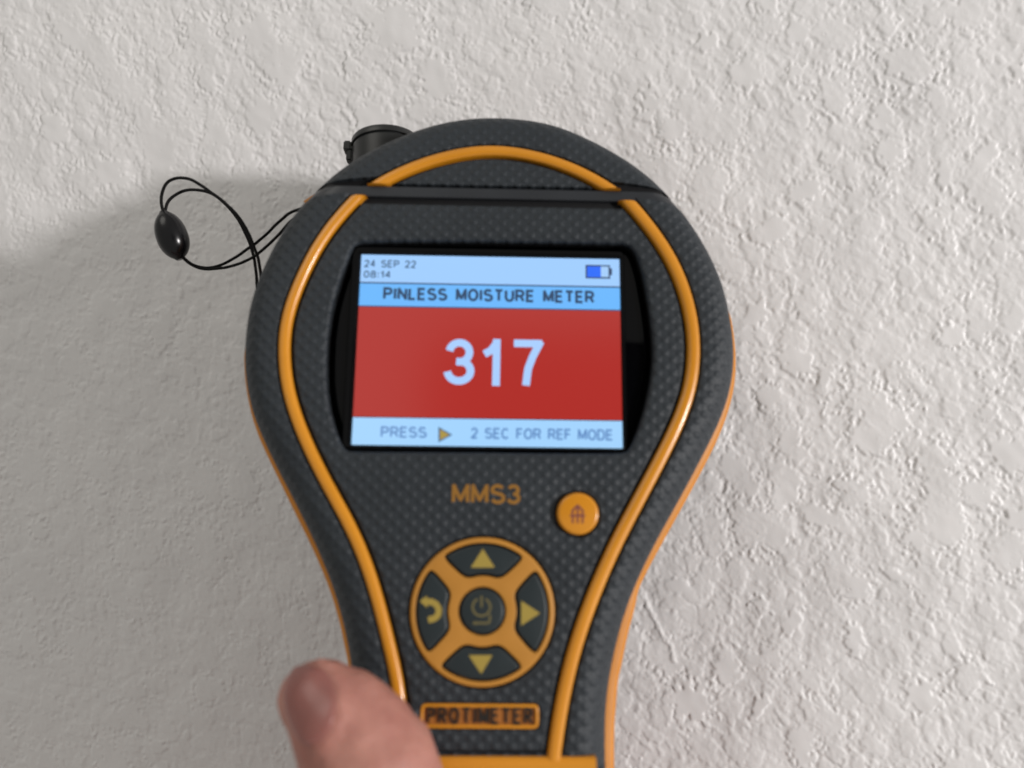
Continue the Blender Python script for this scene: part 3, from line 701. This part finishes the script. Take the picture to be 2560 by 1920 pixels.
# ------------------------------------------------------------------ wrist cord
strap = bpy.data.objects.new("wrist_cord", None); COL.objects.link(strap); strap.location = world_pt(760, 510, 165)*MM; strap.empty_display_size = .02
tag(strap, "thin black cord loop with oval black toggle at the left of the meter", "wrist cord")
bpy.context.view_layer.update()
SI = strap.matrix_world.inverted()
def zp(x, y, d): return world_pt(340+x*.20796, 400+y*.20796, d)
def spl3(pts, step=.5):
    P = [np.array(p) for p in pts]; out = []
    n = len(P)
    for i in range(n-1):
        p0, p1, p2, p3 = P[max(i-1, 0)], P[i], P[i+1], P[min(i+2, n-1)]
        for k in range(8):
            t = k/8; out.append(.5*((2*p1)+(-p0+p2)*t+(2*p0-5*p1+4*p2-p3)*t*t+(-p0+3*p1-3*p2+p3)*t**3))
    out.append(P[-1]); return resample(out, step)
def tube(name, P, r, m, parent, inv, n=10):
    T = np.gradient(P, axis=0); T /= np.linalg.norm(T, axis=1)[:, None]
    V = []; Fc = []; ref = np.array([0, 1.0, 0])
    for i, (p, t) in enumerate(zip(P, T)):
        u = np.cross(t, ref); u /= np.linalg.norm(u); v = np.cross(t, u)
        for k in range(n):
            a_ = 2*math.pi*k/n+i*.25
            rr = r*(1+.06*math.cos(3*(a_)))      # slight braid
            a0 = 2*math.pi*k/n; q = p+rr*(u*math.cos(a0)+v*math.sin(a0)); V.append(tuple(inv@(Vector(q)*MM)/MM))
    for i in range(len(P)-1):
        for k in range(n):
            j = (k+1) % n; Fc.append((i*n+k, i*n+j, (i+1)*n+j, (i+1)*n+k))
    Fc.append(tuple(range(n))); Fc.append(tuple(range((len(P)-1)*n, len(P)*n)))
    return add_obj(name, mesh_from(name, V, Fc), parent, m, 0)
s1 = [(330,640),(305,520),(315,390),(365,285),(450,228),(560,215),(680,245),(790,310),(880,375),(980,445),(1085,530),(1195,640),(1285,760),(1345,870),(1395,980),(1435,1090),(1468,1180),(1488,1290),(1500,1400),(1510,1520),(1540,1650)]
s2 = [(345,640),(372,530),(430,452),(530,388),(640,360),(760,362),(860,385),(960,432),(1060,517),(1160,622),(1240,735),(1300,850),(1350,960),(1388,1060),(1418,1180),(1437,1290),(1448,1400),(1458,1540),(1480,1650)]
s3 = [(545,1150),(640,1232),(740,1281),(860,1296),(980,1276),(1100,1225),(1220,1155),(1340,1070),(1440,1000),(1560,900),(1680,780),(1780,690),(1860,632),(1980,585),(2080,560)]
s4 = [(540,1155),(640,1240),(750,1296),(870,1312),(1000,1302),(1100,1287),(1200,1260),(1300,1222),(1400,1172),(1500,1100),(1600,1010),(1700,915),(1800,800),(1880,720),(1980,660),(2080,640)]
def dep(L, d0, d1, bow=0): n = len(L); return [zp(x, y, d0+(d1-d0)*i/(n-1)+bow*math.sin(math.pi*i/(n-1))) for i, (x, y) in enumerate(L)]
tube("cord_strand", spl3(dep(s1, 166, 164, -3)), .33, M_cord, strap, SI); tube("cord_strand", spl3(dep(s2, 166.6, 165, 2.0)), .33, M_cord, strap, SI)
tube("cord_strand", spl3(dep(s3, 166, 163, 3)), .32, M_cord, strap, SI); tube("cord_strand", spl3(dep(s4, 166.8, 163, 1.5)), .32, M_cord, strap, SI)
p0 = zp(325, 610, 166); p1 = zp(535, 1200, 166.5); ax = (p1-p0); L_ = ax.length; ax.normalize()
q = Vector((0, 1, 0)).rotation_difference(ax).to_matrix().to_4x4()
prof = []
for k in range(25):
    t = k/24; y = (t-.5)*L_*.99; r = 3.28*(max(0, 1-abs(2*t-1)**2.3))**.62*(1+.10*(t-.5)); prof.append((max(r, .75), y))
lathe("toggle", prof, (SI@Matrix.Translation((p0+p1)/2*MM)@q).copy() if False else Matrix.Translation(((p0+p1)/2-strap.location/MM))@q, M_bead, strap)

# ------------------------------------------------------------------ hand
hand = bpy.data.objects.new("hand", None); COL.objects.link(hand); hand.location = world_pt(1100, 2500, 130)*MM; hand.empty_display_size = .03
tag(hand, "bare hand gripping the meter from below, thumb and its nail at the bottom left", "hand")
HL = hand.location/MM
def chain(pts, step=.35):
    out = []
    for (a_, ra), (b_, rb) in zip(pts[:-1], pts[1:]):
        L = (b_-a_).length; n = max(1, int(L/(min(ra, rb)*step)))
        for k in range(n): t = k/n; out.append((a_.lerp(b_, t), ra+(rb-ra)*t))
    out.append(pts[-1]); return out
def W(px, py, d, rp): return (world_pt(px, py, d), rp*d/FPX)        # radius in photo pixels
thumb = [W(785,1746,119,94), W(806,1750,118.5,104), W(826,1775,118,116), W(862,1812,117.5,141), W(898,1858,117,152), W(925,1935,116.5,182), W(960,2060,117,190), W(1000,2220,121,200)]
def dl(x, y, z): return OD+Xd*x+Yd*y+Zd*z
palm = [(world_pt(1000,2220,121), 12.5), (dl(-26, -103, -6), 14.5), (dl(-24, -122, -22), 16), (dl(-10, -138, -34), 15), (dl(6, -142, -40), 14)]
parts = chain(thumb)+chain(palm)
for i, (y0, L) in enumerate(((-93, 1.0), (-110, 1.08), (-127, 1.0), (-143, .86))):
    parts += chain([(dl(-24, y0-8, -28), 11), (dl(-10, y0-1, -44), 8.8), (dl(12*L, y0, -45), 8.0), (dl(27*L, y0+1, -30), 7.6), (dl(30*L, y0+1, -12), 6.8), (dl(25*L, y0+1, -1.5), 5.8)])
parts += chain([(dl(-16, -138, -26), 19), (dl(2, -150, -32), 20), (dl(-22, -176, -26), 25), (dl(-52, -205, -18), 28), (dl(-100, -250, 0), 36), (dl(-160, -320, 30), 42)])
def depth_at(px, py):
    d = (F+R*((px-1280)/FPX)+U*((960-py)/FPX)); best = 1e9
    for c, r in TH:
        oc = CAM-c; A = d.dot(d); B = 2*d.dot(oc); C = oc.dot(oc)-r*r; D = B*B-4*A*C
        if D > 0: best = min(best, (-B-math.sqrt(D))/(2*A))
    return best
TH = chain(thumb, .08)
nail = [(744,1664),(790,1660),(818,1672),(834,1700),(844,1735),(843,1775),(834,1815),(815,1848),(790,1868),(762,1868),(738,1846),(722,1810),(712,1775),(704,1735),(714,1700),(728,1677)]
nl = spline(nail, 6, 1, closed=True); cN = np.array([776., 1764.])
for p in nl:                                   # soft fold of skin round the nail
    if p[0] > 790:
        q_ = cN+(p-cN)*1.09; dd = depth_at(*q_)
        if dd < 1e8: parts.append((world_pt(q_[0], q_[1], dd+.45), 1.0))
bm = bmesh.new()
for c, r in parts:
    bmesh.ops.create_icosphere(bm, subdivisions=2 if r < 14 else 3, radius=r*MM, matrix=Matrix.Translation((c-HL)*MM))
me = bpy.data.meshes.new("skin"); bm.to_mesh(me); bm.free(); so = add_obj("skin", me, hand, M_skin, 0)
md = so.modifiers.new("fuse", 'REMESH'); md.mode = 'VOXEL'; md.voxel_size = .0008; md.use_smooth_shade = True
md = so.modifiers.new("soften", 'SMOOTH'); md.factor = .7; md.iterations = 7
# nail: a thin curved plate lying on the thumb
V = []; Fc = []; nn = len(nl); fr_ = [1, .97, .93, .86, .76, .62, .45, .25, .08]
for k, f_ in enumerate(fr_):
    lift = (-.5, .12, .28, .33, .35, .36, .36, .36, .36)[k]
    for p in nl:
        x, y = cN+(p-cN)*f_; dd = depth_at(x, y)
        if dd > 1e8: dd = depth_at(*(cN+(p-cN)*.8))+1.5
        V.append(world_pt(x, y, dd-lift)-HL)
for k in range(len(fr_)-1):
    for i in range(nn):
        j = (i+1) % nn; Fc.append((k*nn+i, k*nn+j, (k+1)*nn+j, (k+1)*nn+i))
Fc.append(tuple(range((len(fr_)-1)*nn, len(fr_)*nn)))
add_obj("thumbnail", mesh_from("thumbnail", [tuple(v) for v in V], Fc), hand, M_nail, 0)

# ------------------------------------------------------------------ the phone taking the picture, mirrored in the display
phone = bpy.data.objects.new("smartphone", None); COL.objects.link(phone); phone.matrix_world = cam.matrix_world.copy(); phone.empty_display_size = .02
tag(phone, "black smartphone held sideways, seen only as a dark reflection in the red display", "smartphone")
M_phone = mat("phone_glass", (.006, .006, .007), .15, .5)
def rbox(name, x0, y0, x1, y1, z0, z1, r, m, parent):
    P = keepstraight([(x0, y0), (x1, y0), (x1, y1), (x0, y1)], 1.5, r)
    o = slab(name, P, z1, z0, .8, m, parent); return o
body = rbox("phone_body", -28, 6, 130, 84, 1.6, 9.5, 9, M_phone, phone)
